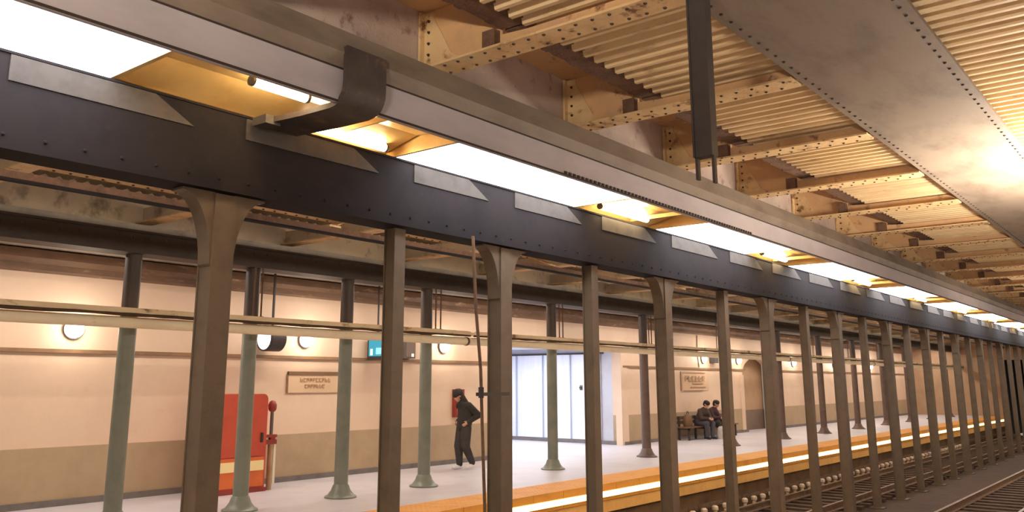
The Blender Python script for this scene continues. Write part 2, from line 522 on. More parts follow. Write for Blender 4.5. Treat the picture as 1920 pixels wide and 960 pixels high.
for k, x in enumerate(BX):
    if k < 3:
        lab = 'cream riveted roof cross beam, %s to the left of the curved strap' % ORD[2 - k]
    elif k in names:
        lab = names[k]
    else:
        lab = 'cream riveted roof cross beam, %s beyond the hanging post toward the tunnel' % ORD[k - 6]
    b = thing('roof_cross_beam', lab, 'beam', (x, 0, 0), 0, 'riveted roof cross beams')
    for nm, me in (('bottom_flange', flange_me), ('web', web_me), ('splice_plate', topf_me), ('connection_angle', ang_me), ('gusset_plate', gus_me)):
        put(nm, me, b)
    for nm, me in (('rivets', rv_me), ('web_rivets', rvw_me)):
        o = put(nm, me, b)
        o['kind'] = 'stuff'

# rusty stringers between the cross beams
st_web = MB().box(0.02, 2.53, 4.44, 4.66, 5.17, 5.58).mesh('web', 'rust_steel')
st_bot = MB()
stp = [(0.02 + 2.51 * i / 30, 0.004 * math.sin(i * 2.1) + random.uniform(-0.012, 0.012)) for i in range(31)]
for i in range(30):
    (xa, ja), (xb, jb) = stp[i], stp[i + 1]
    st_bot.quadbox([(xa, 4.40 + ja, 5.14), (xb, 4.40 + jb, 5.14), (xb, 4.72 + ja, 5.14), (xa, 4.72 + ja, 5.14), (xa, 4.40 + ja, 5.17), (xb, 4.40 + jb, 5.17), (xb, 4.72 + ja, 5.17), (xa, 4.72 + ja, 5.17)])
st_botm = st_bot.mesh('bottom_flange', 'rust_steel')
for k in range(len(BX) - 1):
    if k < 3:
        lab = 'rusty brown roof stringer, %s bay to the left of the curved strap' % ORD[2 - k]
    elif k == 3:
        lab = 'rusty brown roof stringer beneath corrugated deck, in the bay left of the hanging post'
    else:
        lab = 'rusty brown roof stringer, %s bay right of the hanging post' % ORD[k - 4]
    s = thing('roof_stringer', lab, 'beam', (BX[k], 0, 0), 0, 'rusty roof stringers')
    put('web', st_web, s)
    put('bottom_flange', st_botm, s)

# near long girder that cuts across the top right corner
g = thing('roof_long_girder', 'brownish grey long roof girder crossing the top right corner', 'beam', (0, 0, 0))
MB().box(X0, X1, 1.5, 2.86, 4.93, 4.97).build('bottom_flange', 'housing_brown', g)
MB().box(X0, X1, 2.56, 2.6, 4.97, 5.08).build('web', 'tan_steel', g)
m = rivets_down([(X0 + 0.2 * i, y) for i in range(300) for y in (1.58, 2.78)], 4.93)
m.build('rivets', 'rivet_dark', g)['kind'] = 'stuff'
for y in (0.2, -2.2):
    g2 = thing('roof_long_girder', 'long roof girder over the near platform at y %s' % ('front' if y > 0 else 'rear'), 'beam')
    g2['label'] = 'long roof girder over the near platform, %s one' % ('closer to the tracks' if y > 0 else 'farther from the tracks')
    MB().box(X0, X1, y - 0.2, y + 0.2, 4.93, 4.97).build('bottom_flange', 'tan_steel', g2)
    MB().box(X0, X1, y - 0.02, y + 0.02, 4.97, 5.08).build('web', 'tan_steel', g2)

# hanging post with a forked foot
hp = thing('hanging_post', 'dark hanging steel post with forked lower end in front of roof', 'post', (5.62, 2.62, 3.3))
z0 = 0.2
MB().box(-0.04, 0.04, -0.068, 0.068, z0, 1.63).box(-0.05, 0.05, -0.075, -0.06, z0, 1.63).box(-0.05, 0.05, 0.06, 0.075, z0, 1.63).build('shaft', 'post_black', hp)
for sy in (-1, 1):
    MB().box(-0.02, 0.02, sy * 0.064 - 0.01, sy * 0.064 + 0.01, 0.0 if sy < 0 else 0.04, z0).build('prong', 'post_black', hp)
MB().box(-0.11, 0.11, -0.09, 0.09, 1.61, 1.63).build('top_plate', 'post_black', hp)

# ------------------------------------------------------------------ lamp housing over the near columns
h = thing('lamp_housing', 'long grey metal lamp housing running under the roof', 'light fixture', (0, 0, 0))
MB().prism([(5.5, 4.26), (5.5, 4.565), (5.53, 4.565), (5.53, 4.29), (5.545, 4.29), (5.545, 4.26)], 'x', X0, X1 - 0.05).build('lower_panel', 'housing_grey', h)
MB().prism([(5.5, 4.585), (5.44, 4.70), (5.50, 4.93), (5.75, 4.97), (5.75, 4.93), (5.54, 4.9), (5.48, 4.7), (5.53, 4.585)], 'x', X0, X1 - 0.05).build('upper_panel', 'housing_brown', h)
MB().box(X0, X1 - 0.05, 5.505, 5.53, 4.562, 4.588).build('seam', 'seam_dark', h)
MB().box(X0, X1 - 0.05, 5.492, 5.502, 4.262, 4.282).build('bottom_lip', 'seam_dark', h)
nm = MB()
for x in [8.0 + 0.09 * i for i in range(60)]:
    nm.box(x, x + 0.045, 5.485, 5.5, 4.285, 4.31)
nm.build('perforations', 'rivet_dark', h)['kind'] = 'stuff'
MB().box(X0, X1 - 0.05, 5.53, 6.86, 4.66, 4.70).build('back_pan', 'gold_reflector', h)
MB().box(X0, X1 - 0.05, 6.82, 6.86, 4.34, 4.66).build('rear_reflector', 'gold_reflector', h)
MB().box(X0, X1 - 0.05, 5.53, 5.545, 4.30, 4.66).build('front_reflector', 'gold_reflector', h)

# luminaires inside: white diffuser trays and open gold trays with bare tubes
WH = [(-2.9, -0.2), (0.1, 3.2), (6.42, 9.98), (12.3, 15.9), (18.1, 21.6), (23.9, 27.4), (29.7, 33.2), (35.5, 39.0), (41.3, 44.8), (47.1, 50.6), (52.9, 56.4)]
for k, (a, b) in enumerate(WH):
    if k < 2:
        lab = 'glowing white diffuser lamp left of the curved strap, %s one' % ('farther' if k == 0 else 'closer')
    elif k == 2:
        lab = 'largest glowing white diffuser lamp, right of the curved strap'
    else:
        lab = 'glowing white diffuser lamp in housing, %s right of the largest one' % ORD[k - 3]
    t = thing('diffuser_lamp', lab, 'lamp', (a, 0, 4.36), 0, 'white diffuser lamps in the housing')
    MB().box(0, b - a, 5.66, 6.78, 0, 0.02).build('diffuser', 'diffuser_white', t)
    for x in (0, b - a):
        MB().box(x - 0.02, x + 0.02, 5.6, 6.8, -0.012, 0.05).build('end_frame', 'gold_reflector', t)
    MB().box(0, b - a, 5.62, 6.8, 0.02, 0.3).build('tray', 'gold_reflector', t)
GD = [(3.25, 6.38), (10.02, 12.26)] + [(WH[k][1] + 0.04, WH[k + 1][0] - 0.04) for k in range(3, len(WH) - 1)]
for k, (a, b) in enumerate(GD):
    lab = ('gold reflector tray with bare bright tubes behind the curved strap', 'gold reflector tray with bare tube between the white lamps')[k] if k < 2 else 'gold reflector tray in lamp housing, %s beyond the second white lamp' % ORD[k - 2]
    t = thing('reflector_tray', lab, 'lamp', (a, 0, 4.40), 0, 'gold reflector trays in the housing')
    L = b - a
    # trapezoid tray, open below
    prof = [(5.60, 0.0), (5.72, 0.05), (6.30, 0.12), (6.80, 0.0)]
    m = MB()
    for i in range(3):
        (ya, za), (yb, zb) = prof[i], prof[i + 1]
        m.quadbox([(0, ya, za), (L, ya, za), (L, yb, zb), (0, yb, zb), (0, ya, za + 0.012), (L, ya, za + 0.012), (L, yb, zb + 0.012), (0, yb, zb + 0.012)])
    m.build('reflector', 'gold_reflector', t)
    spans = [(0.0, 0.3, 5.72), (0.8, 1.35, 5.95), (1.85, 2.95, 6.62)] if k == 0 else [(0.35, L - 0.55, 6.5)]
    for (xa, xb, y) in spans:
        u = MB().cyl((xa, y, 0.0), (xb, y, 0.0), 0.045, n=12).build('tube', 'tube_warm', t)
        for xc in (xa - 0.03, xb):
            MB().cyl((xc, y, 0), (xc + 0.03, y, 0), 0.047, n=12).build('tube_cap', 'metal_grey', u)
    MB().box(L * 0.72, L * 0.72 + 0.02, 5.7, 6.75, -0.01, 0.05).build('divider', 'gold_reflector', t)

# curved dark strap round the housing to the girder
sp = [(5.405, 4.76), (5.40, 4.70), (5.40, 4.58), (5.40, 4.44)]
sp += [(5.62 - 0.22 * math.cos(t), 4.43 - 0.22 * math.sin(t)) for t in [PI / 2 * k / 8 for k in range(1, 9)]]
sp += [(5.9, 4.21), (6.2, 4.22), (6.55, 4.235)]
sm = MB()
Wd = 0.46
ring = []
for j, (y, z) in enumerate(sp):
    q0, q1 = sp[max(j - 1, 0)], sp[min(j + 1, len(sp) - 1)]
    d = Vector((q1[0] - q0[0], q1[1] - q0[1])).normalized()
    nrm = Vector((d.y, -d.x))    # outwards, towards the viewer and down
    xs = 4.60 - 0.012 * max(0, j - 7)
    w = Wd
    base = len(sm.v)
    for (dx, dn) in ((0, 0.0), (w, 0.0), (w, -0.05), (w * 0.85, -0.065), (w * 0.15, -0.065), (0, -0.05)):
        sm.v.append((xs + dx, y - nrm.x * dn * -1, z - nrm.y * dn * -1))
    ring.append(base)
for j in range(len(ring) - 1):
    for i in range(6):
        k2 = (i + 1) % 6
        sm.f.append((ring[j] + i, ring[j] + k2, ring[j + 1] + k2, ring[j + 1] + i))
sm.f.append(tuple(ring[0] + i for i in range(6)))
sm.f.append(tuple(ring[-1] + i for i in range(6)))
stt = thing('curved_strap', 'wide dark curved strap wrapping around the grey lamp housing', 'strap', (0, 0, 0))
sm.build('band', 'strap_rubber', stt, True)
MB().box(4.44, 4.60, 6.3, 6.5, 4.20, 4.28).build('clamp_block', 'grey_steel_lit_patch', stt)

# ------------------------------------------------------------------ dark girder and its columns
NX = [0.15, 2.25, 4.30, 6.5, 8.33, 10.4, 12.55, 14.82, 16.87]
while NX[-1] < 55:
    NX.append(NX[-1] + 2.12)
g = thing('column_girder', 'deep dark steel girder carried by the columns between the tracks', 'girder', (0, 0, 0))
MB().box(X0, X1, 6.60, 6.66, 3.60, 4.295).box(X0, X1, 6.80, 6.86, 3.60, 4.295).build('web', 'girder_paint', g)
MB().box(X0, X1, 6.56, 6.90, 3.565, 3.60).build('bottom_flange', 'girder_paint', g)
MB().box(X0, X1, 6.585, 6.90, 4.295, 4.315).build('top_flange', 'girder_paint', g)
for i in range(len(NX) - 1):
    a, b = NX[i] + 0.14, NX[i + 1] - 0.14
    lp = MB().prism([(a, 4.09), (b - 0.25, 4.09), (b - 0.62, 4.29), (a, 4.29)], 'y', 6.588, 6.60)
    lp.build('lit_patch_plate', 'grey_steel_lit_patch', g)  # plates stand for lamplit patches; slanted ends follow the shadow
rm = MB()
for x in [X0 + 0.3 * i for i in range(200)]:
    for z in (3.68,):
        rm.cyl((x, 6.6, z), (x, 6.585, z), 0.017, 0.009, 6)
rm.build('rivets', 'girder_paint', g)['kind'] = 'stuff'


def h_column(s, b):
    return (MB().box(-s, s, -s, -s + 0.018, 0, 4.70).mesh('flange', 'dark_steel'),
            MB().box(-s, s, s - 0.018, s, 0, 4.70).mesh('flange', 'dark_steel'),
            MB().box(-s + 0.012, s - 0.012, -s + 0.018, s - 0.018, 0, 4.70).mesh('web', 'dark_steel'),
            MB().box(-s - 0.08, s + 0.08, -s - 0.08, s + 0.08, 0, 0.03).mesh('base_plate', 'dark_steel'))


plain = h_column(0.082, 0)
thick = h_column(0.108, 1)


def bracket_mesh(sx):
    pts = [(0.10, 4.71), (0.42, 4.71)]
    for k in range(0, 9):
        t = PI / 2 * k / 8
        pts.append((0.42 - 0.30 * math.sin(t), 4.69 - 0.62 * (1 - math.cos(t)) - 0.0))
    pts.append((0.10, 4.05))
    pts = [(sx * x, z) for x, z in pts]
    return MB().prism(pts, 'y', -0.09, 0.09).mesh('knee_bracket', 'dark_steel')


brk = [bracket_mesh(-1), bracket_mesh(1)]
near_lab = {2: 'thick dark bracketed column by the orange red cabinet at left', 3: 'plain dark column that partly hides the cyan lit display', 4: 'thick dark column with knee brackets just right of the walking person', 5: 'plain dark column in front of the passage door with the knob', 6: 'thick dark bracketed column between tan pilaster and far wall sign', 7: 'plain dark column just right of the people on the bench', 8: 'thick dark bracketed column beside the arched niche'}
for i, x in enumerate(NX):
    th = (i % 2 == 0)
    if i in near_lab:
        lab = near_lab[i]
    elif i < 2:
        lab = ('thick' if th else 'plain') + ' dark track column, %s left of the orange red cabinet' % ORD[1 - i]
    else:
        lab = ('thick bracketed' if th else 'plain') + ' dark track column, %s beyond the arched niche' % ORD[i - 9]
    c = thing('steel_column', lab, 'column', (x, 6.73, BED), 0, 'dark columns between the tracks')
    ms = thick if th else plain
    for nm, me in zip(('flange', 'flange', 'web', 'base_plate'), ms):
        put(nm, me, c)
    if th:
        for me in brk:
            put('knee_bracket', me, c)

# slim conduit beside the thick column
cd = thing('conduit', 'thin brown vertical conduit beside the thick column near the person', 'pipe', (7.55, 6.42, BED))
pts = [(0.13, 0, 0), (0.13, 0, 1.7), (0.08, 0, 2.6), (0.05, 0, 3.2), (-0.04, 0, 3.9), (-0.10, 0, 4.72)]
m = MB()
for a, b in zip(pts[:-1], pts[1:]):
    m.cyl(a, b, 0.019, n=10)
m.build('tube', 'bench_wood', cd, True)
MB().cyl((0.06, 0, 2.88), (0.06, 0, 3.0), 0.032, n=10).build('coupling', 'metal_dark', cd)
MB().box(0.05, 0.62, 0.03, 0.07, 2.9, 2.94).build('clamp_arm', 'metal_dark', cd)

# ------------------------------------------------------------------ roof steel over the far track


def long_beam(y, z0, z1, w, mw, mf, label, rivets=False):
    t = thing('track_roof_beam', label, 'beam')
    MB().box(X0, X1, y - 0.02, y + 0.02, z0, z1).build('web', mw, t)
    MB().box(X0, X1, y - w, y + w, z0 - 0.025, z0).build('bottom_flange', mf, t)
    if rivets:
        rivets_down([(X0 + 0.2 * i, y + s * w * 0.6) for i in range(300) for s in (-1, 1)], z0 - 0.025, 1.2).build('rivets', 'rivet_dark', t)['kind'] = 'stuff'
    return t


long_beam(9.0, 3.89, 3.97, 0.05, 'rust_steel', 'girder_paint', 'dark narrow longitudinal beam under the far track roof')
long_beam(10.3, 4.42, 4.575, 0.22, 'cream_steel', 'cream_steel', 'pale riveted longitudinal beam under the far track roof', True)
long_beam(8.0, 4.42, 4.575, 0.12, 'mauve_steel', 'cream_steel', 'pale slim longitudinal beam behind the dark girder', True)
fb = MB().box(-0.12, 0.12, 6.9, 11.78, 4.16, 4.18).mesh('bottom_flange', 'cream_steel')
fw_ = MB().box(-0.015, 0.015, 6.9, 11.78, 4.18, 4.40).mesh('web', 'far_panel')
FX = [1.2 + 2.55 * k for k in range(22)]
for k, x in enumerate(FX):
    t = thing('track_cross_beam', 'pale cross beam under the far track roof, %s from the left' % ORD[k], 'beam', (x, 0, 0), 0, 'cross beams under the far track roof')
    put('bottom_flange', fb, t)
    put('web', fw_, t)

for k in range(10):
    x = 2.4 + 5.1 * k
    t = thing('roof_brace', 'pale diagonal roof brace over the far track, %s from the left' % ORD[k], 'brace', (x, 9.0, 4.0), 0, 'diagonal roof braces')
    MB().quadbox([(0, 0.05, 0), (0.09, 0.0, 0), (1.3, 1.25, 0.36), (1.21, 1.3, 0.36), (0, 0.05, 0.02), (0.09, 0.0, 0.02), (1.3, 1.25, 0.38), (1.21, 1.3, 0.38)]).build('flat_bar', 'cream_steel', t)
    MB().box(-0.08, 0.12, -0.05, 0.1, -0.03, -0.005).build('foot_plate', 'cream_steel', t)
g = thing('platform_girder', 'dark girder along the tops of the round platform columns', 'girder')
MB().box(X0, X1, 11.45, 11.5, 3.71, 3.98).box(X0, X1, 11.7, 11.75, 3.71, 3.98).build('web', 'umber_steel', g)
MB().box(X0, X1, 11.40, 11.80, 3.68, 3.71).build('bottom_flange', 'umber_steel', g)
MB().box(X0, X1, 11.40, 11.80, 3.97, 4.0).build('top_flange', 'umber_steel', g)
rm = MB()
for x in [X0 + 0.25 * i for i in range(244)]:
    rm.cyl((x, 11.45, 3.9), (x, 11.435, 3.9), 0.02, 0.012, 6)
rm.build('rivets', 'grey_steel_lit_patch', g)['kind'] = 'stuff'
# unseen fixtures added behind the deep girder to brighten the far track and roof
for k in range(9):
    x = 1.0 + 6.2 * k
    t = thing('added_fill_fixture', 'added slim fill fixture hidden behind the deep girder, %s from the left' % ORD[k], 'lamp', (x, 7.12, 3.95), 0, 'added fill fixtures behind the girder')
    MB().prism([(-0.1, 0.06), (-0.05, 0), (0.05, 0), (0.1, 0.06), (0.09, 0.06), (0.045, 0.01), (-0.045, 0.01), (-0.09, 0.06)], 'x', 0, 4.4).build('trough', 'housing_grey', t)
    MB().box(0.3, 0.34, -0.26, -0.05, 0.0, 0.04).build('added_fill_bracket', 'dark_steel', t)
    lo = area_light('roof_fill_light', (2.2, 0, 0.05), 4.2, 0.1, ROOF_FILL, (1.0, 0.88, 0.74), (PI - 0.5, 0, 0))
    lo.parent = t
    lo = area_light('track_fill_light', (2.2, 0.02, -0.02), 4.2, 0.1, 55, (1.0, 0.88, 0.74), (0.95, 0, 0))  # added fill towards pipe, columns and platform edge
    lo.parent = t

# ------------------------------------------------------------------ round platform columns
PX = [2.0, 4.06, 6.12, 8.12, 10.1, 12.12, 16.28, 20.5, 25.75]
while PX[-1] < 53:
    PX.append(PX[-1] + 4.2)
shaft = MB().lathe([(0.118, 0.16), (0.115, 2.80)], 24)
up_me = MB().lathe([(0.114, 2.80), (0.112, 3.68)], 24).mesh('shaded_upper_shaft', 'column_umber_shade', True)  # backlit shade above the pipe painted as a darker shaft
sh_g = shaft.mesh('shaft', 'green_column', True)
sh_b = shaft.mesh('shaft', 'brown_column', True)
ft_prof = [(0.27, 0.0), (0.27, 0.025), (0.22, 0.05), (0.165, 0.12), (0.135, 0.2), (0.118, 0.22)]
ft_g = MB().lathe(ft_prof, 24).mesh('flared_base', 'green_column', True)
ft_b = MB().lathe(ft_prof, 24).mesh('flared_base', 'brown_column', True)
plat_lab = {3: 'round grey green platform column in front of the orange red cabinet', 4: 'round grey green platform column touching the first wall sign', 5: 'round grey green platform column just left of the walking person', 6: 'round dark platform column in front of the white passage doors', 7: 'round brownish platform column beside the tan corner pilaster', 8: 'round brownish platform column near the people on the bench'}
for i, x in enumerate(PX):
    lab = plat_lab.get(i)
    if lab is None:
        lab = ('round platform column, %s left of the orange red cabinet' % ORD[2 - i]) if i < 3 else ('round brownish platform column, %s past the bench' % ORD[i - 9])
    c = thing('platform_column', lab, 'column', (x, 11.62, 0), 0, 'round platform columns')
    br = i >= 7
    put('shaft', sh_b if br else sh_g, c)
    put('flared_base', ft_b if br else ft_g, c)
    put('shaded_upper_shaft', up_me, c)

# ------------------------------------------------------------------ tray and pipe slung in front of the platform columns
secs = [(X0, 12.88), (13.02, 21.0), (21.1, 30.0), (30.1, 40.0), (40.1, X1 - 0.2)]
for k, (a, b) in enumerate(secs):
    where = ('left of the passage, with dark end cap', 'crossing in front of the white passage doors', 'in front of the far wall sign', 'in front of the arched niche', 'running on to the tunnel end')[k]
    t = thing('hung_pipe', 'thick cream pipe ' + where, 'pipe', (a, 11.28, 2.70), 0, 'cream pipe sections along the platform columns')
    m = MB()
    m.cyl((0, 0, 0), (b - a, 0, 0), 0.075, n=16)
    m.build('tube', 'pipe_cream', t, True)
    MB().cyl((b - a, 0, 0), (b - a + 0.05, 0, 0), 0.085, n=16).build('end_cap', 'rust_steel', t, True)
    t = thing('cable_tray', 'shallow stained cable tray above the cream pipe, ' + where.split(',')[0], 'cable tray', (a, 11.28, 2.80), 0, 'cable tray sections above the cream pipe')
    m = MB().box(0, b - a, -0.13, 0.13, 0.02, 0.035).box(0, b - a, -0.135, -0.125, 0.02, 0.09).box(0, b - a, 0.125, 0.135, 0.02, 0.09)
    m.build('trough', 'tray_cream', t)
    cm = MB()
    for q in range(3):
        yy = -0.1 - 0.02 * q
        seg = int((b - a) / 0.4)
        last = (0, yy, -0.0)
        for j in range(1, seg + 1):
            nx = (j * (b - a) / seg, yy + random.uniform(-0.008, 0.008), random.choice((0.0, 0.0, -0.012, 0.008)))
            cm.cyl(last, nx, 0.016, n=6, cap=False)
            last = nx
    cm.build('cable', 'shadow_gap', t, True)  # dark runs stand in for the shaded gap between tray and pipe
for k in range(12):
    x = 8.1 + 4.15 * (k - 1)
    lab = ('left of the orange red cabinet', 'above the drum lamp', 'just above and right of the cyan display', 'above the white passage doors')[k] if k < 4 else '%s beyond the passage doors' % ORD[k - 4]
    t = thing('pipe_hanger', 'pair of dark hanger rods holding the tray ' + lab, 'hanger', (x, 11.43, 2.89), 0, 'hanger rod pairs')
    for dx in (-0.07, 0.07):
        MB().cyl((dx, 0, -0.02), (dx, 0, 0.79), 0.014, n=8).build('rod', 'rust_steel', t)
        MB().box(dx - 0.03, dx + 0.03, -0.03, 0.03, 0.0, 0.03).build('nut', 'rust_steel', t)

# ------------------------------------------------------------------ edge strip glowing in place of a glint, and tracks
t = thing('edge_glint_strip', 'bright warm strip standing for the glint along the platform edge', 'glint strip', (0, 0, 0))
MB().box(X0, X1, EDGE - 0.035, EDGE - 0.02, -0.23, -0.13).build('lens', 'edge_glint_glow', t)  # glows in place of light glancing off the edge, not a lamp
MB().box(X0, X1, EDGE - 0.02, EDGE, -0.24, -0.12).build('glint_backing', 'fascia_orange', t)

for k, (yc, lab) in enumerate(((7.95, 'railway track beside the far platform with pale insulators'), (4.3, 'railway track on the near side of the dark columns'))):
    t = thing('railway_track', lab, 'track', (0, yc, BED), 0, 'railway tracks')
    tie = MB().box(-0.12, 0.12, -1.05, 1.05, 0, 0.09).mesh('tie', 'tie_wood')
    rail_prof = [(-0.07, 0), (0.07, 0), (0.07, 0.02), (0.012, 0.035), (0.012, 0.12), (0.035, 0.13), (0.035, 0.165), (-0.035, 0.165), (-0.035, 0.13), (-0.012, 0.12), (-0.012, 0.035), (-0.07, 0.02)]
    x = 9.0
    while x < X1:
        put('tie', tie, t, (x, 0, 0))
        x += 0.62
    for s in (-0.72, 0.72):
        MB().prism([(s + y, 0.09 + z) for y, z in rail_prof], 'x', X0, X1).build('rail', 'rail_steel', t)
tr = thing('third_rail', 'third rail on pale insulator blocks at the foot of the far platform', 'rail', (0, 9.12, BED))
ins = MB().lathe([(0.08, 0), (0.08, 0.06), (0.045, 0.1), (0.045, 0.18), (0.075, 0.22), (0.075, 0.28), (0.04, 0.31)], 10).mesh('insulator', 'insulator_pale', True)
x = 13.0
while x < 45:
    put('insulator', ins, tr, (x, -0.04, 0))
    x += 0.55
MB().box(X0, X1, 0.12, 0.2, 0.24, 0.34).build('rail', 'rail_steel', tr)

# ------------------------------------------------------------------ wall and platform objects
# orange red cabinet
c = thing('red_cabinet', 'tall orange red metal cabinet standing by wall at left', 'cabinet', (8.78, 13.38, 0))
W = 1.05
rr = 0.1
prof = [(0, 0.06), (W, 0.06)]
for k in range(7):
    t_ = PI / 2 * k / 6
    prof.append((W - rr + rr * math.cos(t_), 1.60 + rr * math.sin(t_)))
for k in range(7):
    t_ = PI / 2 + PI / 2 * k / 6
    prof.append((rr + rr * math.cos(t_), 1.60 + rr * math.sin(t_)))
MB().prism(prof, 'y', 0, 0.5).build('body', 'red_paint', c, True)
d = MB().box(0.05, W - 0.05, -0.02, 0, 0.62, 1.58).build('door', 'red_paint', c)
MB().box(W - 0.14, W - 0.1, -0.05, -0.02, 0.85, 1.02).build('handle', 'metal_dark', d)
MB().box(0.05, W - 0.05, -0.02, 0, 0.1, 0.60).build('lower_panel', 'orange_paint', c)
MB().box(0.05, W - 0.05, -0.03, -0.02, 0.37, 0.54).build('reflective_bar', 'tape_yellow', c)
MB().box(-0.02, W + 0.02, -0.03, 0.5, 0, 0.07).build('plinth', 'red_dark', c)
t = thing('clamp_post', 'slim tan post with red cap and clamp beside the red cabinet', 'post', (9.98, 13.45, 0))
MB().cyl((0, 0, 0), (0, 0, 0.86), 0.05, n=12).build('lower_tube', 'post_tan', t, True)
MB().box(0.05, 0.10, -0.03, 0.03, 0.1, 0.8).build('white_strip', 'post_white', t)
MB().cyl((0.0, 0, 0.86), (0.0, 0, 1.42), 0.032, n=12).build('upper_tube', 'metal_grey', t, True)
MB().box(-0.14, 0.10, -0.05, 0.05, 0.80, 0.88).box(-0.14, 0.10, -0.05, 0.05, 0.92, 0.97).box(-0.03, 0.07, -0.04, 0.04, 0.88, 0.92).build('clamp', 'red_dark', t)
MB().lathe([(0.05, 1.38), (0.075, 1.42), (0.08, 1.5), (0.05, 1.56), (0.02, 1.58)], 12).build('red_cap', 'red_dark', t, True)


# wall signs with lettering too soft to read
def letters(parent, x0, x1, z0, z1, n, mtl, y):
    r = random.Random(n * 31 + int(x0 * 10))
    w = (x1 - x0) / n
    for i in range(n):
        a = x0 + i * w
        m = MB()
        ww, hh = w * 0.72, z1 - z0
        st = w * 0.2
        kind = r.randrange(5)
        m.box(a, a + st, y, y + 0.01, z0, z1)
        if kind in (0, 1, 3):
            m.box(a + st, a + ww, y, y + 0.01, z1 - st, z1)
        if kind in (1, 2, 4):
            m.box(a + st, a + ww, y, y + 0.01, z0, z0 + st)
        if kind in (0, 2, 3):
            m.box(a + st, a + ww, y, y + 0.01, z0 + hh * 0.42, z0 + hh * 0.42 + st)
        if kind in (3, 4):
            m.box(a + ww - st, a + ww, y, y + 0.01, z0 + st, z1 - st)
        m.build('letter', mtl, parent)


s = thing('wall_sign', 'flat peach wall sign with dark top bar and two faded lines', 'sign', (10.93, WALL, 1.70))
MB().box(0, 1.42, -0.03, 0, 0, 0.42).build('plate', 'sign_plate', s)
MB().box(0, 1.42, -0.05, 0, 0.36, 0.42).build('top_bar', 'sign_bar', s)
MB().box(-0.02, 0.01, -0.035, 0, 0, 0.36).build('side_bar', 'moulding_brown', s)
letters(s, 0.30, 1.10, 0.215, 0.29, 10, 'sign_letter', -0.04)
letters(s, 0.42, 0.95, 0.09, 0.165, 7, 'sign_letter', -0.04)
s = thing('wall_sign', 'faded rectangular wall sign above the people on the bench', 'sign', (27.75, WALL, 1.62))
MB().box(0, 2.2, -0.015, 0, 0, 0.66).build('plate', 'sign_plate', s)
for (a, b, c0, c1) in ((0, 1.9, 0.62, 0.66), (0, 1.7, 0, 0.03), (0, 0.08, 0.03, 0.62)):
    MB().box(a, b, -0.04, 0, c0, c1).build('border', 'sign_faint', s)
letters(s, 0.3, 1.9, 0.33, 0.52, 6, 'sign_faint', -0.04)
MB().box(0.85, 1.7, -0.04, -0.03, 0.24, 0.28).build('text_line', 'sign_faint', s)
MB().box(0.7, 1.9, -0.04, -0.03, 0.11, 0.14).build('text_line', 'sign_faint', s)

# drum lamp
d = thing('drum_lamp', 'dark round drum lamp with bright white face under the pipe', 'lamp', (10.12, 13.98, 2.74))
MB().cyl((0, 0, 0), (0.32, 0, 0), 0.25, n=28).build('drum', 'metal_dark', d, True)
MB().cyl((-0.02, 0, 0), (0, 0, 0), 0.22, n=28).build('face', 'drum_face', d)
MB().cyl((0.16, 0, 0.24), (0.16, 0, 1.26), 0.025, n=8).build('stem', 'metal_dark', d)
m = MB()
for i in range(24):
    a, b = 2 * PI * i / 24, 2 * PI * (i + 1) / 24
    m.cyl((-0.02, 0.235 * math.cos(a), 0.235 * math.sin(a)), (-0.02, 0.235 * math.cos(b), 0.235 * math.sin(b)), 0.018, n=6, cap=False)
m.build('rim', 'metal_dark', d)

# wall lamps
for k, (x, lab) in enumerate(((6.6, 'glowing round wall lamp left of the red cabinet'), (11.32, 'glowing round wall lamp beside the drum lamp'), (15.5, 'glowing round wall lamp to the upper left of the walking person'), (29.55, 'glowing round wall lamp above the far wall sign'), (32.6, 'glowing round wall lamp at the left of the arched niche'), (38.5, 'glowing round wall lamp first beyond the arched niche'), (44.0, 'glowing round wall lamp second beyond the arched niche'), (50.0, 'glowing round wall lamp third beyond the arched niche'))):
    t = thing('wall_lamp', lab, 'lamp', (x, WALL, 2.76), 0, 'round wall lamps')
    MB().cyl((0, 0, 0), (0, -0.05, 0), 0.17, n=20).build('base_ring', 'metal_grey', t, True)
    m = MB()
    pr = [(0.15, 0), (0.145, 0.04), (0.12, 0.08), (0.07, 0.11), (0.02, 0.12)]
    b0 = len(m.v)
    m.lathe(pr, 18)
    m.v = [(vx, -0.05 - vz, vy) for vx, vy, vz in m.v]
    m.build('glass_dome', 'lamp_white', t, True)
    l = bpy.data.lights.new('wall_lamp_light', 'POINT')
    l.energy = 17
    l.color = (1.0, 0.86, 0.70)
    l.shadow_soft_size = 0.1
    lo = bpy.data.objects.new('wall_lamp_light', l)
    lo.location = (0, -0.32, 0)
    lo.parent = t
    col.objects.link(lo)

# lit arrival display, its long side to the platform
d = thing('arrival_display', 'dark hanging display box with cyan lit screen', 'display', (12.95, 13.38, 2.38))
MB().box(0, 0.22, 0, 0.80, 0, 0.50).build('case', 'metal_dark', d)
sc = MB().box(-0.01, 0, 0.05, 0.75, 0.08, 0.46).build('screen', 'screen_cyan', d)
MB().box(-0.014, -0.01, 0.62, 0.70, 0.10, 0.24).build('screen_mark', 'screen_white', sc)
MB().box(-0.014, -0.01, 0.30, 0.52, 0.12, 0.26).build('screen_mark', 'screen_bright', sc)
for y in (0.2, 0.6):
    MB().cyl((0.11, y, 0.49), (0.11, y, 1.62), 0.02, n=8).build('hanger_rod', 'metal_dark', d)
t = thing('junction_box', 'small olive grey box with tiny light near the cyan display', 'box', (14.0, WALL - 0.22, 2.44))
MB().box(0, 0.34, 0, 0.22, 0, 0.46).build('case', 'base_grey', t)
MB().box(0.03, 0.31, -0.015, 0, 0.03, 0.43).build('cover', 'dado_brown', t)
MB().box(0.2, 0.27, -0.02, -0.014, 0.04, 0.11).build('indicator', 'indicator_warm', t)

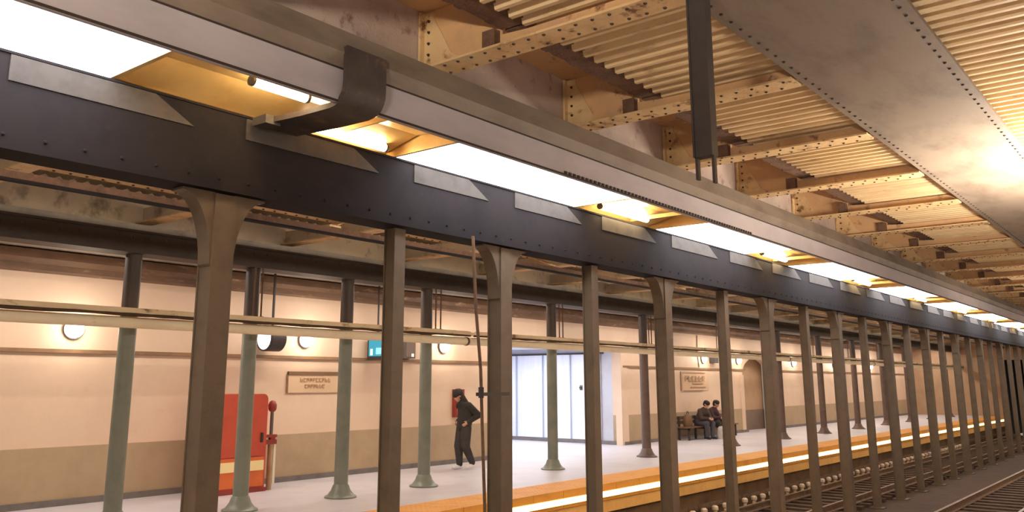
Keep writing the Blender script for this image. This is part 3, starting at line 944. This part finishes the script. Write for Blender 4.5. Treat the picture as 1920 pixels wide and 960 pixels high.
# red call box behind the walking person
t = thing('call_box', 'narrow red call box on the wall behind the person\'s head', 'box', (15.86, WALL - 0.1, 1.08))
MB().box(0, 0.34, 0, 0.1, 0, 0.66).build('case', 'red_dark', t)
MB().box(0.03, 0.31, -0.015, 0, 0.34, 0.62).build('upper_cover', 'red_dark', t)
MB().box(0.05, 0.29, -0.012, 0, 0.05, 0.30).build('lower_cover', 'red_paint', t)

# small black box right of the far sign
t = thing('wall_speaker', 'small dark speaker box on wall at upper right of far sign', 'speaker', (30.1, WALL - 0.2, 2.62))
MB().box(0, 0.42, 0.02, 0.2, 0, 0.34).build('case', 'metal_dark', t)
for i in range(5):
    MB().box(0.04, 0.38, 0.0, 0.02, 0.04 + i * 0.056, 0.07 + i * 0.056).build('louvre', 'metal_grey', t)
# cable drop on the wall
t = thing('wall_cable', 'thin pale cable hanging down the wall above the far sign', 'cable', (29.2, WALL, 2.45))
MB().cyl((0, -0.02, 0), (-0.1, -0.02, 0.6), 0.015, n=6).cyl((-0.1, -0.02, 0.6), (-0.06, -0.02, 1.15), 0.015, n=6).build('lead', 'bench_wood', t)
MB().box(-0.14, -0.06, -0.03, 0, 0.56, 0.62).build('clip', 'metal_grey', t)

# bench of slats
b = thing('bench', 'dark brown slatted bench against the far wall', 'bench', (26.9, 13.62, 0))
L = 4.0
for i in range(4):
    MB().box(0, L, 0.02 + i * 0.11, 0.11 + i * 0.11, 0.40, 0.44).build('seat_slat', 'bench_wood', b)
for i in range(2):
    MB().box(0, L, 0.47, 0.50, 0.52 + i * 0.15, 0.63 + i * 0.15).build('back_slat', 'bench_wood', b)
for x in (0.1, 1.3, 2.6, 3.8):
    MB().box(x, x + 0.06, 0.04, 0.10, 0, 0.40).box(x, x + 0.06, 0.40, 0.46, 0, 0.78).box(x, x + 0.06, 0.04, 0.46, 0.34, 0.40).build('leg_frame', 'metal_dark', b)


# ------------------------------------------------------------------ people
def capsule_mesh(caps, ns=14, nl=6):
    m = MB()
    for (a, b, ra, rb, _, sq) in caps:
        a, b = Vector(a), Vector(b)
        d = b - a
        L = d.length
        d = d / L if L > 1e-6 else Vector((0, 0, 1))
        s1 = Vector((0, 1, 0)) - d * d.y
        if s1.length < 0.1:
            s1 = d.orthogonal()
        s1.normalize()
        s2 = d.cross(s1)
        prof = []
        for k in range(nl + 1):
            t = PI / 2 * k / nl
            prof.append((a - d * ra * math.cos(t), ra * math.sin(t)))
        for k in range(nl + 1):
            t = PI / 2 * k / nl
            prof.append((b + d * rb * math.sin(t), rb * math.cos(t)))
        base = len(m.v)
        for c, r in prof:
            r = max(r, 0.0008)
            for i in range(ns):
                t = 2 * PI * i / ns
                m.v.append(tuple(c + s1 * (r * sq * math.cos(t)) + s2 * (r * math.sin(t))))
        for k in range(len(prof) - 1):
            for i in range(ns):
                j = (i + 1) % ns
                m.f.append((base + k * ns + i, base + k * ns + j, base + (k + 1) * ns + j, base + (k + 1) * ns + i))
        m.f.append(tuple(base + i for i in reversed(range(ns))))
        e = base + (len(prof) - 1) * ns
        m.f.append(tuple(e + i for i in range(ns)))
    return m


def fused(name, caps, mats, parent, voxel=0.009):
    """one continuous surface grown over tapered limbs; each face takes the material of its limb"""
    tmp = capsule_mesh(caps).build('tmp', mats[0])
    md = tmp.modifiers.new('r', 'REMESH')
    md.mode = 'VOXEL'
    md.voxel_size = voxel
    md2 = tmp.modifiers.new('s', 'SMOOTH')
    md2.iterations = 5
    md2.factor = 0.5
    dg = bpy.context.evaluated_depsgraph_get()
    me = bpy.data.meshes.new_from_object(tmp.evaluated_get(dg))
    bpy.data.objects.remove(tmp)
    me.name = name
    me.materials.clear()
    for k in mats:
        me.materials.append(MATS[k])
    n = len(me.polygons)
    cen = np.empty(n * 3, np.float32)
    me.polygons.foreach_get('center', cen)
    cen = cen.reshape(-1, 3)
    best = np.full(n, 1e9)
    idx = np.zeros(n, np.int32)
    for (a, b, ra, rb, mi, sq) in caps:
        a, b = np.array(a), np.array(b)
        d = b - a
        t = np.clip(((cen - a) @ d) / max(d @ d, 1e-9), 0, 1)
        q = np.linalg.norm(cen - (a + t[:, None] * d), axis=1) - (ra + (rb - ra) * t)
        w = q < best
        best[w] = q[w]
        idx[w] = mi
    me.polygons.foreach_set('material_index', idx)
    me.polygons.foreach_set('use_smooth', np.ones(n, bool))
    o = bpy.data.objects.new(name, me)
    col.objects.link(o)
    o.parent = parent
    return o


def hand(caps, wrist, direction, side, mi, curl=0.5):
    """palm, four unequal fingers with a knuckle bend, thumb from the side of the palm"""
    w, d = Vector(wrist), Vector(direction).normalized()
    s = Vector(side).normalized()
    n = d.cross(s)
    palm = w + d * 0.085
    caps.append((tuple(w), tuple(palm), 0.026, 0.030, mi, 1.0))
    for i, ln in enumerate((0.068, 0.078, 0.072, 0.055)):
        r0 = palm + s * (0.027 - 0.018 * i)
        k = r0 + d * ln * 0.55 + n * ln * 0.15 * curl
        e = k + d * ln * 0.35 + n * ln * 0.55 * curl
        caps.append((tuple(r0), tuple(k), 0.0095, 0.009, mi, 1.0))
        caps.append((tuple(k), tuple(e), 0.009, 0.0075, mi, 1.0))
    r0 = w + d * 0.03 + s * 0.022
    k = r0 + d * 0.03 + s * 0.03
    e = k + d * 0.035 + s * 0.008 + n * 0.012
    caps.append((tuple(r0), tuple(k), 0.012, 0.011, mi, 1.0))
    caps.append((tuple(k), tuple(e), 0.011, 0.009, mi, 1.0))


def head(caps, c, fdir, mi):
    """skull, jaw, nose, ears; c = centre of the head, fdir = looking direction"""
    c, f = Vector(c), Vector(fdir).normalized()
    side = Vector((0, 1, 0))
    up = f.cross(side) * -1
    if up.z < 0:
        up = -up
    P = lambda a, b, u: tuple(c + f * a + side * b + up * u)
    caps.append((P(-0.02, 0, 0.03), P(0.015, 0, 0.03), 0.088, 0.084, mi, 0.88))
    caps.append((P(0.03, 0, 0.0), P(0.045, 0, -0.075), 0.066, 0.040, mi, 0.9))
    caps.append((P(0.095, 0, 0.015), P(0.108, 0, -0.025), 0.010, 0.015, mi, 1.0))
    caps.append((P(0.082, 0, -0.058), P(0.086, 0, -0.062), 0.018, 0.016, mi, 1.5))
    for sd in (-1, 1):
        caps.append((P(0.0, sd * 0.078, 0.012), P(-0.005, sd * 0.084, -0.02), 0.018, 0.013, mi, 0.6))
    return P


def face_bits(P, parent, hair_caps):
    for sd in (-1, 1):
        MB().lathe([(0.004, -0.006), (0.010, 0), (0.004, 0.006)], 8, P(0.088, sd * 0.032, 0.012)).build('eye', 'hair_dark', parent)
    MB().box(P(0.096, 0, -0.06)[0] - 0.004, P(0.096, 0, -0.06)[0] + 0.004, P(0, -0.02, 0)[1], P(0, 0.02, 0)[1], P(0.096, 0, -0.06)[2] - 0.003, P(0.096, 0, -0.06)[2] + 0.003).build('mouth', 'red_dark', parent)
    return fused('hair', hair_caps, ['hair_dark'], parent, 0.010)


# walking person: local +x is forward
# hunched, head down, hands near the jacket pockets, white shoes
BLK, SKN, SHO, TRO = 0, 1, 2, 3
pw = thing('person', 'person in black hooded jacket and trousers walking with head bowed, white shoes', 'person', (15.05, 13.2, 0), math.radians(168))
cp = []
cp += [((0.0, 0, 0.93), (-0.04, 0, 1.12), 0.155, 0.165, BLK, 1.2), ((-0.04, 0, 1.12), (-0.04, 0, 1.30), 0.165, 0.165, BLK, 1.25), ((-0.03, 0, 1.30), (0.05, 0, 1.42), 0.15, 0.10, BLK, 1.25),
       ((0.05, 0, 1.42), (0.11, 0, 1.51), 0.075, 0.06, BLK, 1.0), ((-0.04, 0, 1.42), (0.02, 0, 1.49), 0.07, 0.06, BLK, 1.3), ((0.08, 0, 1.47), (0.13, 0, 1.54), 0.055, 0.052, SKN, 1.0)]
for sd, (kn, an, toe) in ((1, ((0.03, 0.10, 0.50), (-0.16, 0.10, 0.13), (0.0, 0.11, 0.055))), (-1, ((0.08, -0.09, 0.50), (0.05, -0.09, 0.10), (0.21, -0.10, 0.045)))):
    hip = (0.0, sd * 0.085, 0.90)
    cp.append((hip, kn, 0.125, 0.105, TRO, 1.0))
    cp.append((kn, (an[0], an[1], an[2] + 0.02), 0.102, 0.072, TRO, 1.0))
    cp.append((an, (an[0] + 0.02, an[1], an[2] - 0.03), 0.048, 0.048, SHO, 1.0))
    cp.append(((an[0] - 0.03, an[1], an[2] - 0.05), toe, 0.047, 0.042, SHO, 1.0))
    sh = (0.0, sd * 0.17, 1.385)
    el = (-0.22, sd * 0.25, 1.18)
    wr = (0.03, sd * 0.21, 1.03)
    cp.append(((0.0, sd * 0.08, 1.39), sh, 0.085, 0.08, BLK, 1.0))
    cp.append((sh, el, 0.09, 0.075, BLK, 1.0))
    cp.append((el, wr, 0.075, 0.05, BLK, 1.0))
    hand(cp, wr, (0.8, -sd * 0.35, -0.5), (0.3, 0, 0.9), SKN, 0.7 * sd)
P = head(cp, (0.18, 0, 1.60), (0.85, 0, -0.45), SKN)
fused('body', cp, ['cloth_black', 'skin', 'shoe_white', 'cloth_charcoal'], pw)
hc = [(P(-0.03, 0, 0.05), P(0.03, 0, 0.06), 0.092, 0.085, 0, 0.95), (P(-0.06, 0, 0.0), P(-0.05, 0, 0.05), 0.07, 0.08, 0, 1.0)]
face_bits(P, pw, hc)
hood = [(P(-0.05, 0, 0.05), P(0.0, 0, 0.075), 0.105, 0.10, 0, 0.98), (P(-0.07, 0, -0.03), P(-0.06, 0, 0.05), 0.085, 0.10, 0, 1.0), ((0.0, 0, 1.44), P(-0.07, 0, -0.05), 0.10, 0.085, 0, 1.15)]
fused('hood', hood, ['cloth_black'], pw, 0.010)
# jacket trim as clothing children
MB().box(0.02, 0.026, -0.004, 0.004, 0.95, 1.3).build('zip', 'metal_dark', pw)


def seated(loc, rz, label, mats, lean, headdir):
    p = thing('person', label, 'person', loc, rz, 'people seated on the bench')
    T, S, F, R = 0, 1, 2, 3
    c = []
    cx_ = lean
    c += [((0.0, 0, 0.56), (0.05, 0, 0.70), 0.165, 0.165, T, 1.35), ((0.05, 0, 0.70), (cx_, 0, 0.90), 0.165, 0.16, T, 1.4), ((cx_, 0, 0.90), (cx_ + 0.05, 0, 0.99), 0.14, 0.10, T, 1.35), ((cx_ + 0.05, 0, 0.99), (cx_ + 0.1, 0, 1.08), 0.056, 0.052, S, 1.0)]
    for sd in (-1, 1):
        hip, kn, an = (0.0, sd * 0.10, 0.53), (0.42, sd * 0.15, 0.52), (0.40, sd * 0.14, 0.11)
        c.append((hip, kn, 0.12, 0.095, R, 1.0))
        c.append((kn, an, 0.09, 0.062, R, 1.0))
        c.append(((0.37, an[1], 0.055), (0.54, an[1] + sd * 0.02, 0.045), 0.046, 0.042, F, 1.0))
        sh, el, wr = (cx_ + 0.0, sd * 0.175, 0.94), (0.25, sd * 0.22, 0.70), (0.44, sd * 0.09, 0.70)
        c.append(((cx_, sd * 0.08, 0.95), sh, 0.085, 0.078, T, 1.0))
        c.append((sh, el, 0.09, 0.072, T, 1.0))
        c.append((el, wr, 0.07, 0.048, T, 1.0))
        hand(c, wr, (0.8, -sd * 0.4, -0.3), (0, -sd * 0.4, 0.9), S, 0.6 * sd)
    PP = head(c, (cx_ + 0.15, 0, 1.16), headdir, S)
    fused('body', c, mats, p, 0.011)
    face_bits(PP, p, [(PP(-0.03, 0, 0.05), PP(0.03, 0, 0.06), 0.094, 0.087, 0, 0.95), (PP(-0.06, 0, -0.02), PP(-0.05, 0, 0.05), 0.075, 0.082, 0, 1.0)])
    return p


seated((28.2, 13.84, 0), math.radians(-105), 'left person seated on the far bench in dark brown jacket leaning forward', ['cloth_brown', 'skin', 'shoe_dark', 'cloth_slate'], 0.16, (0.85, 0, -0.4))
seated((28.98, 13.84, 0), math.radians(-95), 'right person seated on the far bench in dark maroon jacket', ['cloth_maroon', 'skin', 'shoe_dark', 'cloth_charcoal'], 0.12, (0.95, 0, -0.2))


def bag(name, label, m, loc, sx, sy, sz):
    t = thing(name, label, 'bag', loc)
    prof = [(0.5, 0.0), (0.54, 0.15), (0.52, 0.55), (0.42, 0.85), (0.2, 1.0)]
    q = MB().lathe(prof, 14)
    q.v = [(x * sx, y * sy, z * sz) for x, y, z in q.v]
    q.build('body', m, t, True)
    h_ = MB()
    for i in range(8):
        a, b = PI * i / 8, PI * (i + 1) / 8
        h_.cyl((0.2 * sx * math.cos(a), 0, sz * (0.95 + 0.25 * math.sin(a))), (0.2 * sx * math.cos(b), 0, sz * (0.95 + 0.25 * math.sin(b))), 0.012, n=6)
    h_.build('handle', 'metal_dark', t)
    return t


bag('shoulder_bag', 'pale bag standing on the floor between the two seated people', 'bag_pale', (28.65, 13.3, 0), 0.4, 0.25, 0.42)
bag('backpack', 'brown bag standing on the bench left of the seated people', 'bench_wood', (27.35, 13.88, 0.44), 0.36, 0.28, 0.42)
